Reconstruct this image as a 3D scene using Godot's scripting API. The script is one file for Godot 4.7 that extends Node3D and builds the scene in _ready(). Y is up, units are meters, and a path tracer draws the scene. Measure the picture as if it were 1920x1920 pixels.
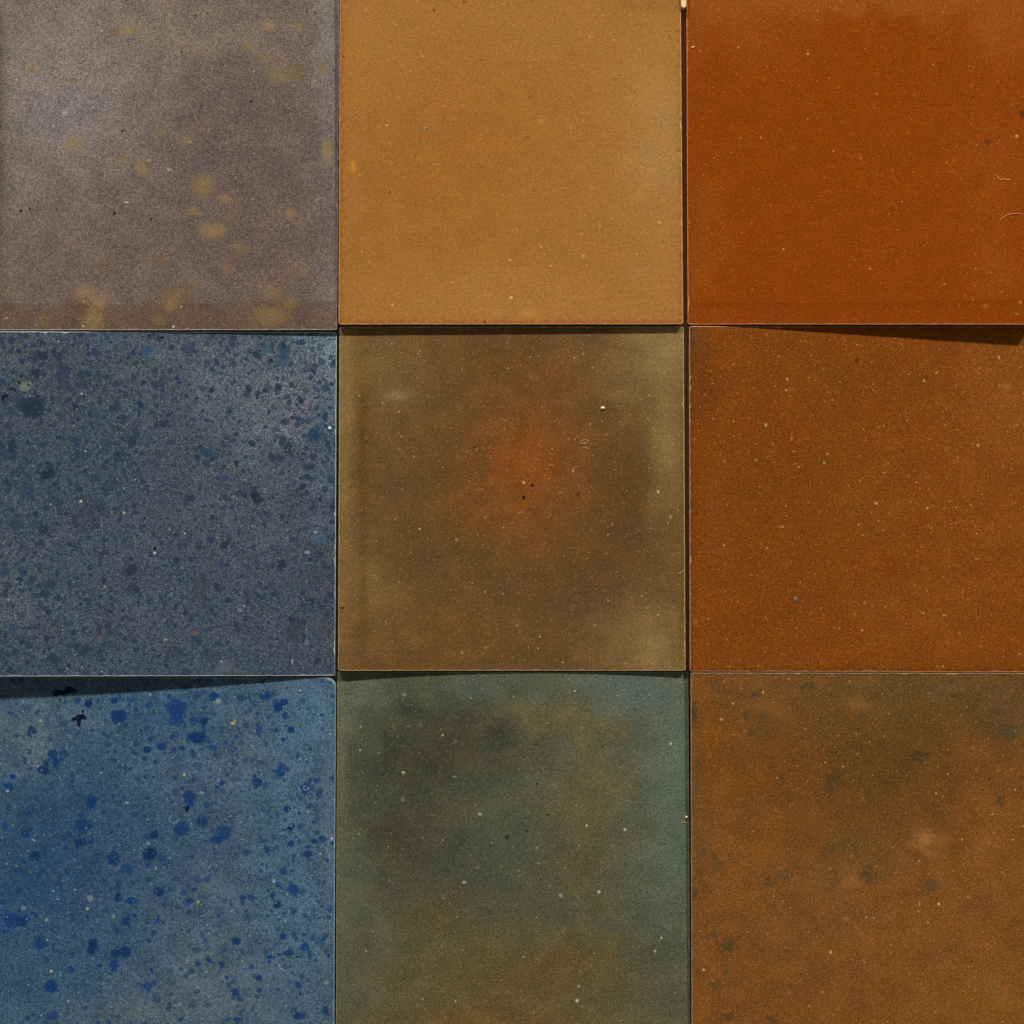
extends Node3D
# Nine hand made ceramic sample tiles laid three by three on a dark board, seen from straight above,
# lit by two low gallery lamps. x runs right, z runs down the picture, y is up. 1 px of the 1920 px photograph = U metres.

const U := 0.000234
const EYE := 1.15            # camera height above the reference plane of the tile faces
const FACE := 0.0062         # height of the reference plane above the board
const TEX := 800
const LOW := 96
const SPAN := 676.0          # photograph pixels covered by one tile texture

var tiles: Array = []
var done: Array = []


func _ready():
	# ---- camera
	var cam := Camera3D.new()
	cam.name = "camera"
	cam.near = 0.05
	cam.far = 20.0
	cam.fov = rad_to_deg(2.0 * atan(960.0 * U / EYE))
	add_child(cam)
	cam.position = Vector3(0, FACE + EYE, 0)
	cam.rotation = Vector3(-PI / 2, 0, 0)
	cam.current = true
	# ---- dim room light and exposure
	var e := Environment.new()
	e.background_mode = Environment.BG_COLOR
	e.background_color = Color(0.185, 0.18, 0.17).linear_to_srgb()
	e.tonemap_mode = Environment.TONE_MAPPER_LINEAR
	e.tonemap_exposure = 1.0
	e.sdfgi_enabled = true
	e.ssao_enabled = true
	e.ssil_enabled = true
	var we := WorldEnvironment.new()
	we.name = "surroundings"
	we.environment = e
	add_child(we)
	# ---- two gallery lamps, low beyond the top edge of the picture: one to the right, one to the left
	lamp("gallery_lamp", Vector3(1.25, 1.0, -2.0), 9.0, 92.0)
	lamp("gallery_lamp", Vector3(-0.8, 1.0, -2.0), 9.0, 65.0)

	build_board()
	define_tiles()
	done.resize(tiles.size())
	var job = WorkerThreadPool.add_group_task(paint, tiles.size())
	WorkerThreadPool.wait_for_group_task_completion(job)
	for i in tiles.size():
		build_tile(i)
	build_spacer()
	build_fibres()


func lamp(called: String, towards: Vector3, far_away: float, energy: float):
	var l := SpotLight3D.new()
	l.name = called
	add_child(l, true)
	l.position = towards.normalized() * far_away
	l.look_at_from_position(l.position, Vector3(0, FACE, 0), Vector3.UP)
	l.spot_angle = 8.0
	l.spot_range = 20.0
	l.spot_attenuation = 2.0
	l.light_color = Color(1.0, 0.99, 0.965)
	l.light_energy = energy
	l.light_size = 0.2
	l.shadow_enabled = true


# ------------------------------------------------------------------ helpers
func place(px: float, py: float, h: float) -> Vector3:
	# a point h pixels above the reference plane whose foot is at photograph pixel (px, py)
	return Vector3((px - 960.0) * U, FACE + h * U, (py - 960.0) * U)


func tag(o: Node, label: String, category: String, group := "", kind := ""):
	if label: o.set_meta("label", label)
	if category: o.set_meta("category", category)
	if group: o.set_meta("group", group)
	if kind: o.set_meta("kind", kind)


func quad(st: SurfaceTool, a: Vector3, b: Vector3, c: Vector3, d: Vector3, ua := Vector2(), ub := Vector2(), uc := Vector2(), ud := Vector2()):
	# clockwise seen from the front
	for p in [[a, ua], [b, ub], [c, uc], [a, ua], [c, uc], [d, ud]]:
		st.set_uv(p[1])
		st.add_vertex(p[0])


func rgb(r: float, g: float, b: float) -> Vector3:
	return Vector3(r, g, b)


# ------------------------------------------------------------------ the board under the tiles
func build_board():
	var st := SurfaceTool.new()
	st.begin(Mesh.PRIMITIVE_TRIANGLES)
	st.set_smooth_group(-1)
	var r := 0.6
	quad(st, Vector3(-r, 0, -r), Vector3(r, 0, -r), Vector3(r, 0, r), Vector3(-r, 0, r))
	quad(st, Vector3(-r, -0.02, r), Vector3(r, -0.02, r), Vector3(r, -0.02, -r), Vector3(-r, -0.02, -r))
	for k in 4:
		var a := Basis(Vector3.UP, k * PI / 2)
		quad(st, a * Vector3(-r, 0, r), a * Vector3(r, 0, r), a * Vector3(r, -0.02, r), a * Vector3(-r, -0.02, r))
	st.generate_normals()
	var m := StandardMaterial3D.new()
	m.albedo_color = Color(0.5, 0.36, 0.2).linear_to_srgb()
	m.roughness = 0.9
	var o := MeshInstance3D.new()
	o.name = "backing_board"
	o.mesh = st.commit()
	o.material_override = m
	tag(o, "dark brown board that shows in the joints between the tiles", "board", "", "structure")
	add_child(o, true)


# ------------------------------------------------------------------ what each tile is like
# quad corners are left-top, right-top, right-bottom, left-bottom in photograph pixels; h are their heights in pixels;
# bow lifts the middles of the top, right, bottom and left sides.
func tile(label: String, corners: Array, h: Array, bow: Array, edge: Vector3, base: Vector3) -> Dictionary:
	var t := {"label": label, "q": corners, "h": h, "bow": bow, "edge": edge, "base": base, "soft": [], "spots": [], "marks": [], "rim": [], "chip": [], "grain": 0.09, "mottle": 0.10, "cloud": 0.08,
		"dots": 0, "dot_colors": [], "dot_zone": 0.0, "specks": 160, "speck_color": rgb(196, 160, 112), "pits": 60, "strokes": 500, "stroke_color": rgb(176, 140, 96), "pinch": 0.0, "bump": 0.03, "warp": 46.0, "haze": 0.25, "rough": 0.62}
	tiles.append(t)
	return t


func define_tiles():
	var yel := rgb(138, 113, 66)
	var t := tile("mauve grey speckled tile with faint mustard flecks, left of the ochre tile",
		[Vector2(-14, -30), Vector2(636.4, -30), Vector2(632.6, 619), Vector2(-14, 619.6)], [0, 3, 6.5, 5], [0, 0, 0, 0], rgb(176, 166, 156), rgb(111, 97, 88))
	t.soft = [[110, 150, 200, 190, rgb(133, 121, 114), 0.9], [430, 200, 130, 110, rgb(101, 89, 84), 0.7], [440, 350, 170, 130, rgb(101, 87, 81), 0.8], [110, 215, 75, 60, rgb(119, 111, 110), 0.7], [340, 60, 170, 60, rgb(124, 110, 97), 0.7],
		[618, 60, 28, 130, rgb(126, 119, 113), 0.9], [612, 330, 26, 200, rgb(112, 101, 102), 0.6], [615, 540, 30, 60, rgb(123, 112, 108), 0.8], [300, 610, 420, 40, rgb(101, 80, 66), 0.95], [500, 480, 150, 80, rgb(101, 84, 75), 0.6], [-2, 200, 12, 420, rgb(92, 84, 70), 0.8], [200, 470, 180, 70, rgb(106, 91, 82), 0.6]]
	for s in [[62, 130, 15, 10], [140, 272, 17, 14], [232, 298, 11, 9], [265, 316, 10, 14], [380, 350, 20, 21], [400, 432, 27, 15], [421, 372, 12, 8], [524, 143, 28, 15], [556, 136, 14, 14], [492, 110, 16, 10], [505, 48, 12, 9], [560, 50, 9, 8], [605, 130, 12, 10], [614, 283, 11, 22],
		[545, 400, 9, 10], [350, 264, 12, 9], [160, 552, 20, 16], [188, 568, 14, 14], [176, 600, 20, 26], [328, 560, 17, 20], [318, 576, 12, 12], [505, 592, 36, 18], [510, 548, 18, 14], [545, 567, 14, 12], [465, 88, 10, 8], [240, 58, 10, 8], [364, 396, 11, 8], [300, 600, 16, 10], [82, 602, 16, 12], [362, 538, 12, 8], [450, 465, 14, 10], [602, 312, 7, 7], [300, 248, 8, 7]]:
		t.spots.append([s[0], s[1], s[2], s[3], yel, 0.5, 0.58])
	for s in [[190, 500, 14, 8], [135, 150, 10, 6], [306, 487, 12, 8], [435, 405, 12, 8], [425, 505, 9, 12], [220, 60, 10, 8], [570, 510, 7, 10], [365, 240, 10, 8]]:
		t.spots.append([s[0], s[1], s[2], s[3], rgb(134, 96, 66), 0.4, 0.8])
	t.marks = [[40, 396, 3.2, 2.2, rgb(38, 28, 20)], [57, 391, 2, 2, rgb(50, 38, 28)], [215, 401, 2.6, 3.2, rgb(42, 32, 26)], [284, 412, 2, 2, rgb(44, 34, 28)], [231, 246, 2.2, 1.6, rgb(34, 24, 18)], [471, 191, 2.2, 2.2, rgb(40, 30, 26)], [366, 30, 2, 2, rgb(44, 36, 30)], [341, 98, 2, 1.6, rgb(40, 32, 28)], [592, 25, 2.2, 2.2, rgb(60, 50, 44)],
		[122, 213, 4.6, 3.6, rgb(164, 164, 160)], [238, 380, 5, 1.8, rgb(186, 184, 180)], [326, 613, 2.6, 2.2, rgb(206, 196, 170)], [157, 612, 2.2, 1.8, rgb(200, 188, 160)], [317, 319, 4, 2.4, rgb(168, 158, 150)], [31, 150, 2.2, 2.2, rgb(170, 168, 160)], [175, 15, 2, 2, rgb(170, 160, 150)], [176, 202, 2, 2, rgb(184, 170, 156)], [280, 301, 2.6, 2, rgb(178, 164, 144)]]
	t.grain = 0.13
	t.mottle = 0.13
	t.band = [568.0, rgb(84, 66, 54), 0.3, 70.0]
	t.dots = 900
	t.dot_colors = [rgb(84, 70, 64), rgb(90, 76, 72), rgb(126, 114, 106), rgb(80, 68, 66)]
	t.dot_size = Vector2(0.8, 3.0)
	t.dot_share = 0.4
	t.speck_color = rgb(158, 148, 138)
	t.stroke_color = rgb(140, 130, 122)
	t.strokes = 700
	t.specks = 260
	t.pits = 150

	t = tile("plain honey ochre tile in the middle of the top row",
		[Vector2(637.8, -34), Vector2(1275.8, -34), Vector2(1280.6, 608.4), Vector2(635.2, 609.2)], [12, 9, 9, 11], [0, 0, 0, 0], rgb(206, 150, 104), rgb(160, 108, 52))
	t.soft = [[860, 290, 190, 200, rgb(157, 101, 43), 0.8], [1235, 270, 80, 220, rgb(168, 124, 70), 0.9], [700, 90, 90, 120, rgb(164, 116, 58), 0.6], [960, 565, 260, 45, rgb(168, 118, 62), 0.8], [1010, 30, 200, 60, rgb(160, 112, 56), 0.7], [1215, 14, 60, 14, rgb(140, 98, 46), 0.6], [740, 330, 80, 160, rgb(155, 101, 46), 0.5], [1130, 440, 110, 90, rgb(158, 108, 52), 0.6], [663, 500, 30, 90, rgb(156, 106, 50), 0.6]]
	t.rim = [6.0, rgb(146, 78, 24), 0.75, [0.15, 0.6, 1.0, 1.0]]
	t.spots = [[663, 314, 5, 12, rgb(190, 128, 50), 0.7, 0.5], [1142, 560, 8, 4, rgb(138, 88, 36), 0.7, 0.6], [1130, 498, 5, 4, rgb(138, 88, 40), 0.6, 0.6], [930, 589, 12, 8, rgb(186, 138, 84), 0.6, 0.7], [992, 588, 18, 8, rgb(184, 132, 66), 0.5, 0.8], [1014, 230, 7, 6, rgb(186, 140, 80), 0.5, 0.6], [1190, 505, 14, 14, rgb(174, 128, 76), 0.4, 0.8]]
	t.marks = [[799, 243, 4.6, 3.4, rgb(150, 132, 108)], [801, 244, 2, 1.4, rgb(80, 60, 40)], [1071, 243, 3.4, 2.4, rgb(150, 134, 112)], [849, 531, 3.4, 2.6, rgb(164, 142, 104)], [958, 559, 2.8, 2.2, rgb(232, 206, 160)], [726, 237, 2.2, 1.8, rgb(214, 172, 116)], [1235, 418, 3.6, 3, rgb(204, 152, 98)], [1094, 481, 2.4, 2, rgb(206, 170, 112)], [956, 489, 2.4, 2, rgb(204, 164, 108)], [814, 22, 1.8, 2.4, rgb(84, 56, 24)], [645, 109, 1.8, 2.6, rgb(90, 60, 26)], [732, 362, 1.6, 1.6, rgb(70, 46, 22)], [909, 604, 2.4, 1.6, rgb(90, 52, 20)], [736, 573, 2, 2, rgb(220, 178, 124)], [1106, 70, 1.6, 1.6, rgb(214, 172, 120)], [1014, 464, 1.6, 3, rgb(196, 160, 110)], [870, 5, 4, 2.4, rgb(116, 78, 32)], [1255, 70, 1.6, 4, rgb(120, 84, 40)]]
	t.speck_color = rgb(196, 150, 92)
	t.stroke_color = rgb(184, 136, 78)
	t.grain = 0.055
	t.mottle = 0.05
	t.cloud = 0.02
	t.pits = 90
	t.specks = 200
	t.rough = 0.55

	t = tile("burnt orange tile in the upper right corner, its right side lifted",
		[Vector2(1286.6, -34), Vector2(1932, -34), Vector2(1934, 609.6), Vector2(1289.2, 608.6)], [3, 11, 16, 2.6], [0, 0, 0, 0], rgb(196, 128, 92), rgb(137, 63, 9))
	t.soft = [[1380, 20, 130, 70, rgb(146, 76, 24), 0.8], [1870, 40, 70, 70, rgb(148, 80, 30), 0.8], [1600, 2, 320, 24, rgb(148, 82, 30), 0.8], [1330, 400, 30, 70, rgb(143, 74, 20), 0.6], [1315, 500, 28, 40, rgb(144, 75, 22), 0.6], [1296, 270, 22, 60, rgb(144, 62, 4), 0.7], [1860, 330, 60, 120, rgb(143, 72, 18), 0.6], [1600, 590, 330, 16, rgb(137, 62, 12), 0.8], [1340, 590, 60, 14, rgb(146, 70, 18), 0.6], [1620, 200, 90, 110, rgb(138, 63, 6), 0.6], [1905, 450, 22, 60, rgb(140, 60, 10), 0.5], [1870, 500, 40, 40, rgb(148, 78, 26), 0.5]]
	t.rim = [4.0, rgb(150, 66, 14), 0.5, [0.0, 0.0, 0.6, 0.6]]
	t.spots = [[1850, 268, 6, 6, rgb(92, 44, 18), 0.8, 0.5], [1915, 215, 5, 5, rgb(70, 38, 18), 0.8, 0.4], [1811, 391, 4, 4, rgb(110, 50, 16), 0.6, 0.6], [1845, 574, 5, 4, rgb(176, 110, 60), 0.7, 0.6], [1567, 18, 8, 6, rgb(168, 104, 56), 0.5, 0.7], [1487, 277, 6, 6, rgb(160, 92, 40), 0.5, 0.7]]
	t.marks = [[1904, 257, 3, 2.4, rgb(210, 176, 130)], [1904, 589, 3.4, 3, rgb(150, 124, 80)], [1905, 587, 1.6, 1.4, rgb(60, 40, 20)], [1630, 505, 2.4, 2.2, rgb(196, 136, 88)], [1468, 468, 1.8, 1.8, rgb(206, 176, 120)], [1514, 102, 2.6, 2.4, rgb(204, 154, 110)], [1313, 97, 2.4, 2.2, rgb(176, 112, 62)], [1643, 178, 2.4, 2.2, rgb(164, 110, 60)], [1384, 90, 1.4, 1.4, rgb(206, 170, 130)], [1426, 259, 1.5, 1.5, rgb(220, 180, 130)], [1769, 534, 2, 1.4, rgb(204, 150, 100)], [1827, 505, 1.6, 1.6, rgb(204, 150, 90)], [1910, 568, 3, 3, rgb(180, 130, 80)], [1748, 123, 1.6, 1.6, rgb(196, 140, 90)], [1613, 298, 2.4, 1.4, rgb(196, 140, 90)]]
	t.band = [565.0, rgb(120, 52, 6), 0.45, 14.0]
	t.speck_color = rgb(188, 126, 74)
	t.stroke_color = rgb(166, 98, 46)
	t.grain = 0.085
	t.mottle = 0.06
	t.cloud = 0.02
	t.specks = 230
	t.strokes = 800
	t.pits = 30

	t = tile("slate blue speckled tile on the left, between the mauve grey and the bright blue tiles",
		[Vector2(-18, 621.6), Vector2(631.4, 622.2), Vector2(628.4, 1267.2), Vector2(-18, 1267.6)], [5, 0, -2, 14.5], [0, 0, 2.2, 0], rgb(168, 176, 174), rgb(67, 79, 92))
	t.soft = [[612, 665, 60, 60, rgb(104, 130, 140), 0.9], [530, 750, 135, 105, rgb(104, 106, 114), 0.9], [350, 690, 160, 70, rgb(92, 98, 106), 0.6], [120, 890, 150, 150, rgb(61, 74, 88), 0.6], [120, 720, 110, 60, rgb(72, 80, 86), 0.6], [30, 660, 60, 30, rgb(92, 92, 92), 0.5], [610, 800, 24, 60, rgb(62, 88, 112), 0.6], [250, 1150, 260, 100, rgb(68, 80, 93), 0.7], [590, 1110, 50, 120, rgb(68, 70, 84), 0.6], [330, 900, 120, 100, rgb(72, 81, 92), 0.5], [480, 960, 110, 70, rgb(84, 88, 98), 0.5], [310, 1250, 300, 30, rgb(62, 76, 92), 0.6], [20, 1110, 60, 80, rgb(82, 94, 102), 0.6], [605, 920, 26, 60, rgb(84, 96, 116), 0.6]]
	for s in [[120, 700, 13, 22], [65, 765, 20, 22], [48, 760, 14, 14], [82, 668, 10, 9], [112, 668, 11, 9], [255, 810, 7, 12], [248, 830, 7, 12], [400, 857, 9, 8], [355, 655, 12, 13], [20, 852, 17, 10], [24, 836, 8, 14], [178, 897, 10, 9], [199, 918, 9, 12], [83, 993, 11, 9], [248, 1068, 11, 11], [480, 933, 9, 12], [220, 762, 9, 11], [70, 700, 10, 8], [92, 890, 14, 9], [160, 850, 12, 10], [40, 880, 10, 10], [52, 915, 12, 10], [235, 858, 10, 12], [30, 985, 9, 9], [420, 1022, 8, 9], [395, 1012, 7, 7], [530, 648, 8, 6], [12, 1072, 9, 8], [95, 1095, 12, 8], [85, 1112, 9, 10], [160, 1220, 14, 10], [100, 1235, 12, 9], [410, 1207, 7, 7], [350, 1258, 12, 6], [300, 720, 9, 8], [220, 720, 8, 6], [450, 925, 14, 6], [540, 840, 8, 12]]:
		t.spots.append([s[0], s[1], s[2], s[3], rgb(40, 54, 72), 0.85, 0.2])
	for s in [[386, 848, 11, 9, rgb(36, 64, 86)], [530, 675, 15, 15, rgb(48, 68, 92)], [533, 656, 12, 8, rgb(46, 70, 96)], [588, 815, 12, 14, rgb(42, 72, 102)], [610, 728, 9, 8, rgb(48, 70, 96)], [423, 897, 8, 6, rgb(40, 58, 84)], [619, 898, 6, 7, rgb(46, 70, 98)], [275, 660, 12, 9, rgb(44, 66, 92)], [180, 660, 9, 8, rgb(44, 70, 102)], [408, 681, 5, 5, rgb(38, 66, 94)], [435, 645, 7, 6, rgb(42, 64, 92)], [600, 1010, 12, 8, rgb(56, 82, 108)], [500, 655, 10, 14, rgb(66, 88, 98)], [574, 727, 9, 8, rgb(92, 100, 100)], [522, 757, 8, 9, rgb(92, 98, 104)], [585, 770, 7, 7, rgb(84, 100, 102)]]:
		t.spots.append([s[0], s[1], s[2], s[3], s[4], 0.8, 0.35])
	for s in [[378, 1098, 19, 22, rgb(60, 61, 70), 0.65], [424, 1248, 17, 12, rgb(86, 98, 104), 0.7], [553, 1180, 18, 26, rgb(56, 56, 68), 0.5], [565, 1090, 26, 16, rgb(64, 64, 76), 0.4], [48, 725, 11, 10, rgb(124, 118, 108), 0.8], [235, 858, 6, 7, rgb(80, 84, 90), 0.5], [600, 1190, 12, 14, rgb(60, 62, 80), 0.5]]:
		t.spots.append([s[0], s[1], s[2], s[3], s[4], s[5], 0.35])
	t.marks = [[37, 718, 2.4, 2.4, rgb(20, 22, 26)], [55, 722, 2.2, 1.8, rgb(22, 24, 28)], [46, 736, 2, 1.6, rgb(22, 22, 26)], [30, 732, 1.8, 1.6, rgb(24, 24, 28)], [12, 742, 6, 2.4, rgb(24, 26, 30)], [6, 746, 3, 4, rgb(26, 28, 32)], [24, 730, 4, 2, rgb(30, 32, 36)], [41, 706, 3, 1.6, rgb(28, 30, 36)], [153, 940, 2.6, 2.2, rgb(206, 206, 160)], [234, 962, 2.4, 2.4, rgb(190, 176, 138)], [161, 846, 1.8, 1.6, rgb(196, 200, 170)], [291, 1037, 3, 2.4, rgb(204, 196, 164)], [291, 1029, 2.2, 2.6, rgb(20, 20, 20)], [272, 972, 2, 2.4, rgb(18, 22, 26)], [154, 739, 2.2, 2, rgb(180, 180, 160)], [618, 803, 3, 3.4, rgb(220, 210, 196)], [621, 786, 5, 5, rgb(120, 104, 104)], [576, 1036, 6, 3.4, rgb(142, 144, 148)], [591, 998, 2, 2, rgb(180, 190, 170)], [319, 993, 2.4, 2, rgb(140, 146, 144)], [575, 1205, 4, 7, rgb(108, 112, 130)], [548, 1240, 2, 5, rgb(150, 158, 158)], [198, 1100, 2.4, 3, rgb(150, 134, 110)], [18, 1124, 2.6, 2.6, rgb(170, 154, 134)], [366, 1189, 8, 3, rgb(102, 84, 84)], [190, 1195, 5, 5, rgb(92, 80, 96)], [450, 1145, 5, 3, rgb(122, 124, 132)], [311, 1199, 4, 2, rgb(150, 154, 130)], [546, 730, 2.4, 2.2, rgb(150, 148, 144)], [304, 633, 4, 1.6, rgb(16, 20, 26)], [280, 629, 3, 1.6, rgb(18, 22, 28)]]
	t.dots = 5600
	t.dense = [[100, 820, 260, 260], [560, 680, 160, 100], [80, 1160, 220, 160], [610, 900, 60, 200]]
	t.dot_colors = [rgb(40, 52, 68), rgb(46, 60, 76), rgb(36, 54, 78), rgb(50, 60, 72), rgb(42, 62, 88)]
	t.dot_size = Vector2(0.9, 6.0)
	t.dot_share = 0.85
	t.grain = 0.2
	t.mottle = 0.2
	t.cloud = 0.1
	t.pits = 260
	t.speck_color = rgb(150, 158, 150)
	t.specks = 200
	t.stroke_color = rgb(120, 128, 134)
	t.strokes = 900

	t = tile("olive brown tile with a reddish glow at its middle, in the centre of the grid",
		[Vector2(636.2, 612.4), Vector2(1282.2, 612.4), Vector2(1285.4, 1257.4), Vector2(634, 1257.4)], [0, 0.4, 3, 4], [0, 0, -2.4, 0], rgb(176, 150, 104), rgb(104, 76, 45))
	t.warp = 22.0
	t.soft = [[720, 680, 90, 60, rgb(124, 99, 60), 0.7], [1245, 650, 70, 70, rgb(143, 120, 76), 0.95], [1180, 690, 110, 60, rgb(122, 98, 60), 0.6], [1245, 830, 44, 130, rgb(134, 110, 66), 0.85], [1235, 1210, 95, 80, rgb(138, 113, 70), 0.8], [1150, 1120, 90, 60, rgb(118, 94, 60), 0.5], [645, 900, 16, 400, rgb(132, 106, 62), 0.75], [645, 720, 20, 90, rgb(136, 112, 66), 0.7], [690, 1085, 50, 70, rgb(126, 100, 60), 0.7], [750, 1180, 70, 60, rgb(116, 88, 54), 0.5],
		 [880, 960, 70, 50, rgb(114, 72, 34), 0.6], [1160, 930, 60, 110, rgb(90, 63, 34), 0.9], [820, 1040, 120, 60, rgb(96, 70, 38), 0.6], [1090, 1060, 90, 60, rgb(92, 64, 35), 0.7], [820, 880, 60, 90, rgb(97, 70, 39), 0.75], [1030, 1105, 130, 55, rgb(95, 68, 39), 0.8], [960, 690, 110, 50, rgb(104, 72, 40), 0.6], [900, 660, 130, 30, rgb(106, 72, 38), 0.6], [850, 1190, 110, 60, rgb(112, 76, 38), 0.7], [1000, 1230, 90, 30, rgb(96, 68, 36), 0.6], [750, 1245, 90, 14, rgb(100, 66, 32), 0.6], [1060, 700, 60, 40, rgb(112, 72, 38), 0.5], [750, 800, 60, 80, rgb(110, 82, 48), 0.4], [680, 850, 8, 130, rgb(92, 64, 30), 0.7], [681, 1130, 7, 120, rgb(98, 70, 34), 0.6], [670, 700, 14, 50, rgb(118, 88, 46), 0.5], [1279, 1170, 6, 90, rgb(100, 76, 34), 0.7], [1264, 1230, 6, 40, rgb(108, 84, 42), 0.5], [745, 742, 22, 10, rgb(136, 120, 92), 0.7], [1170, 742, 40, 10, rgb(128, 106, 66), 0.5], [988, 875, 108, 132, rgb(129, 73, 28), 1.0]]
	t.spots = [[1114, 1176, 30, 3, rgb(132, 108, 74), 0.4, 0.6], [1084, 926, 5, 4, rgb(70, 48, 30), 0.4, 0.5], [1150, 650, 40, 4, rgb(96, 70, 34), 0.5, 0.8], [1060, 640, 46, 3, rgb(96, 70, 34), 0.4, 0.8]]
	t.marks = [[1130, 765, 4.2, 2.6, rgb(226, 212, 180)], [982, 933, 2.4, 3, rgb(24, 16, 18)], [998, 910, 2.6, 2.6, rgb(18, 14, 24)], [982, 905, 2.6, 2.4, rgb(196, 178, 130)], [1234, 922, 2.6, 3.4, rgb(196, 168, 116)], [787, 992, 2.4, 2.4, rgb(180, 156, 120)], [748, 772, 1.8, 2, rgb(180, 160, 120)], [1077, 671, 1.8, 1.8, rgb(190, 160, 110)], [994, 670, 2, 1.6, rgb(180, 150, 110)], [1234, 1153, 2.4, 2, rgb(190, 164, 120)], [856, 1012, 2.4, 2.4, rgb(170, 140, 100)], [866, 1224, 2.4, 2.4, rgb(176, 146, 106)], [970, 1173, 2.4, 2.4, rgb(160, 130, 96)], [1055, 1242, 2.2, 2, rgb(176, 150, 110)], [909, 1110, 1.8, 1.8, rgb(196, 168, 124)], [943, 1113, 1.6, 1.6, rgb(190, 160, 120)], [889, 839, 2, 2, rgb(60, 40, 26)], [770, 990, 1.6, 1.6, rgb(60, 44, 26)], [1257, 970, 2, 4, rgb(178, 148, 108)], [642, 1140, 4, 1.6, rgb(64, 34, 26)], [1012, 1194, 2, 1.6, rgb(190, 168, 130)], [952, 691, 2.4, 2, rgb(150, 128, 92)]]
	t.speck_color = rgb(182, 150, 104)
	t.stroke_color = rgb(150, 120, 78)
	t.strokes = 1000
	t.grain = 0.09
	t.mottle = 0.06
	t.cloud = 0.07
	t.specks = 260

	t = tile("rusty brown tile in the middle of the right column, pale dust specks on it",
		[Vector2(1291.8, 611.4), Vector2(1936, 611.6), Vector2(1938, 1260.4), Vector2(1293.2, 1258.6)], [3, -5, 1, 5.4], [0, 0, 0, 0], rgb(186, 128, 90), rgb(124, 66, 17))
	t.soft = [[1880, 760, 90, 130, rgb(133, 77, 27), 0.8], [1850, 1000, 120, 160, rgb(129, 72, 22), 0.6], [1312, 700, 26, 80, rgb(98, 52, 14), 0.7], [1450, 900, 110, 120, rgb(114, 62, 17), 0.6], [1560, 700, 150, 60, rgb(118, 66, 20), 0.6], [1302, 1000, 16, 100, rgb(108, 56, 12), 0.5], [1500, 1130, 110, 60, rgb(116, 62, 16), 0.6], [1700, 1150, 130, 60, rgb(129, 73, 23), 0.6], [1600, 1246, 330, 10, rgb(120, 66, 18), 0.6], [1305, 632, 20, 20, rgb(100, 68, 44), 0.6], [1640, 950, 90, 110, rgb(124, 72, 22), 0.5], [1336, 1010, 26, 110, rgb(122, 70, 24), 0.5], [1900, 640, 60, 26, rgb(126, 76, 28), 0.6]]
	t.spots = [[1668, 1060, 20, 20, rgb(137, 62, 13), 0.75, 0.8], [1664, 1072, 26, 12, rgb(132, 64, 14), 0.5, 0.8], [1887, 726, 8, 8, rgb(178, 128, 76), 0.6, 0.7], [1775, 842, 6, 5, rgb(150, 112, 56), 0.7, 0.6], [1607, 676, 4, 4, rgb(70, 34, 8), 0.7, 0.5], [1485, 730, 6, 4, rgb(150, 116, 72), 0.5, 0.6]]
	t.marks = [[1643, 944, 3.2, 3, rgb(192, 148, 108)], [1834, 835, 2.8, 2.8, rgb(196, 150, 104)], [1491, 1122, 2.8, 2.6, rgb(120, 140, 160)], [1545, 868, 2.2, 2, rgb(160, 170, 184)], [1476, 711, 2.2, 2.6, rgb(206, 166, 120)], [1474, 732, 2.2, 1.6, rgb(214, 186, 140)], [1436, 797, 2.4, 4, rgb(180, 160, 120)], [1417, 863, 2.8, 2.4, rgb(176, 144, 92)], [1484, 822, 2.2, 2, rgb(180, 134, 90)], [1551, 851, 2, 2, rgb(196, 150, 104)], [1733, 714, 2, 3, rgb(196, 160, 110)], [1756, 700, 1.6, 1.6, rgb(206, 160, 110)], [1770, 1154, 4, 1.6, rgb(176, 140, 100)], [1467, 988, 2.4, 2, rgb(190, 140, 90)], [1621, 1130, 2.2, 2, rgb(180, 140, 80)], [1739, 953, 2.2, 2.2, rgb(204, 156, 104)], [1616, 1182, 2.4, 2, rgb(204, 150, 96)], [1358, 865, 1.8, 1.6, rgb(196, 140, 96)], [1303, 1166, 4, 5, rgb(150, 96, 42)], [1337, 786, 1.6, 1.6, rgb(196, 140, 90)], [1375, 684, 1.8, 2, rgb(196, 140, 90)], [1874, 670, 1.8, 3, rgb(196, 146, 96)], [1694, 846, 1.6, 1.4, rgb(70, 34, 10)], [1500, 1092, 1.8, 1.8, rgb(180, 130, 80)]]
	t.rim = [5.0, rgb(84, 42, 10), 0.85, [0.0, 0.0, 0.8, 0.8]]
	t.speck_color = rgb(190, 136, 86)
	t.stroke_color = rgb(152, 100, 50)
	t.strokes = 800
	t.grain = 0.12
	t.mottle = 0.08
	t.cloud = 0.04
	t.specks = 420
	t.pits = 70

	t = tile("bright blue mottled tile with dark cobalt spots in the lower left corner",
		[Vector2(-20, 1270.4), Vector2(629.6, 1270.6), Vector2(626.4, 1934), Vector2(-20, 1934)], [-8.5, -3, -4, -5], [0, 0, 0, 0], rgb(124, 142, 154), rgb(68, 91, 108))
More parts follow.
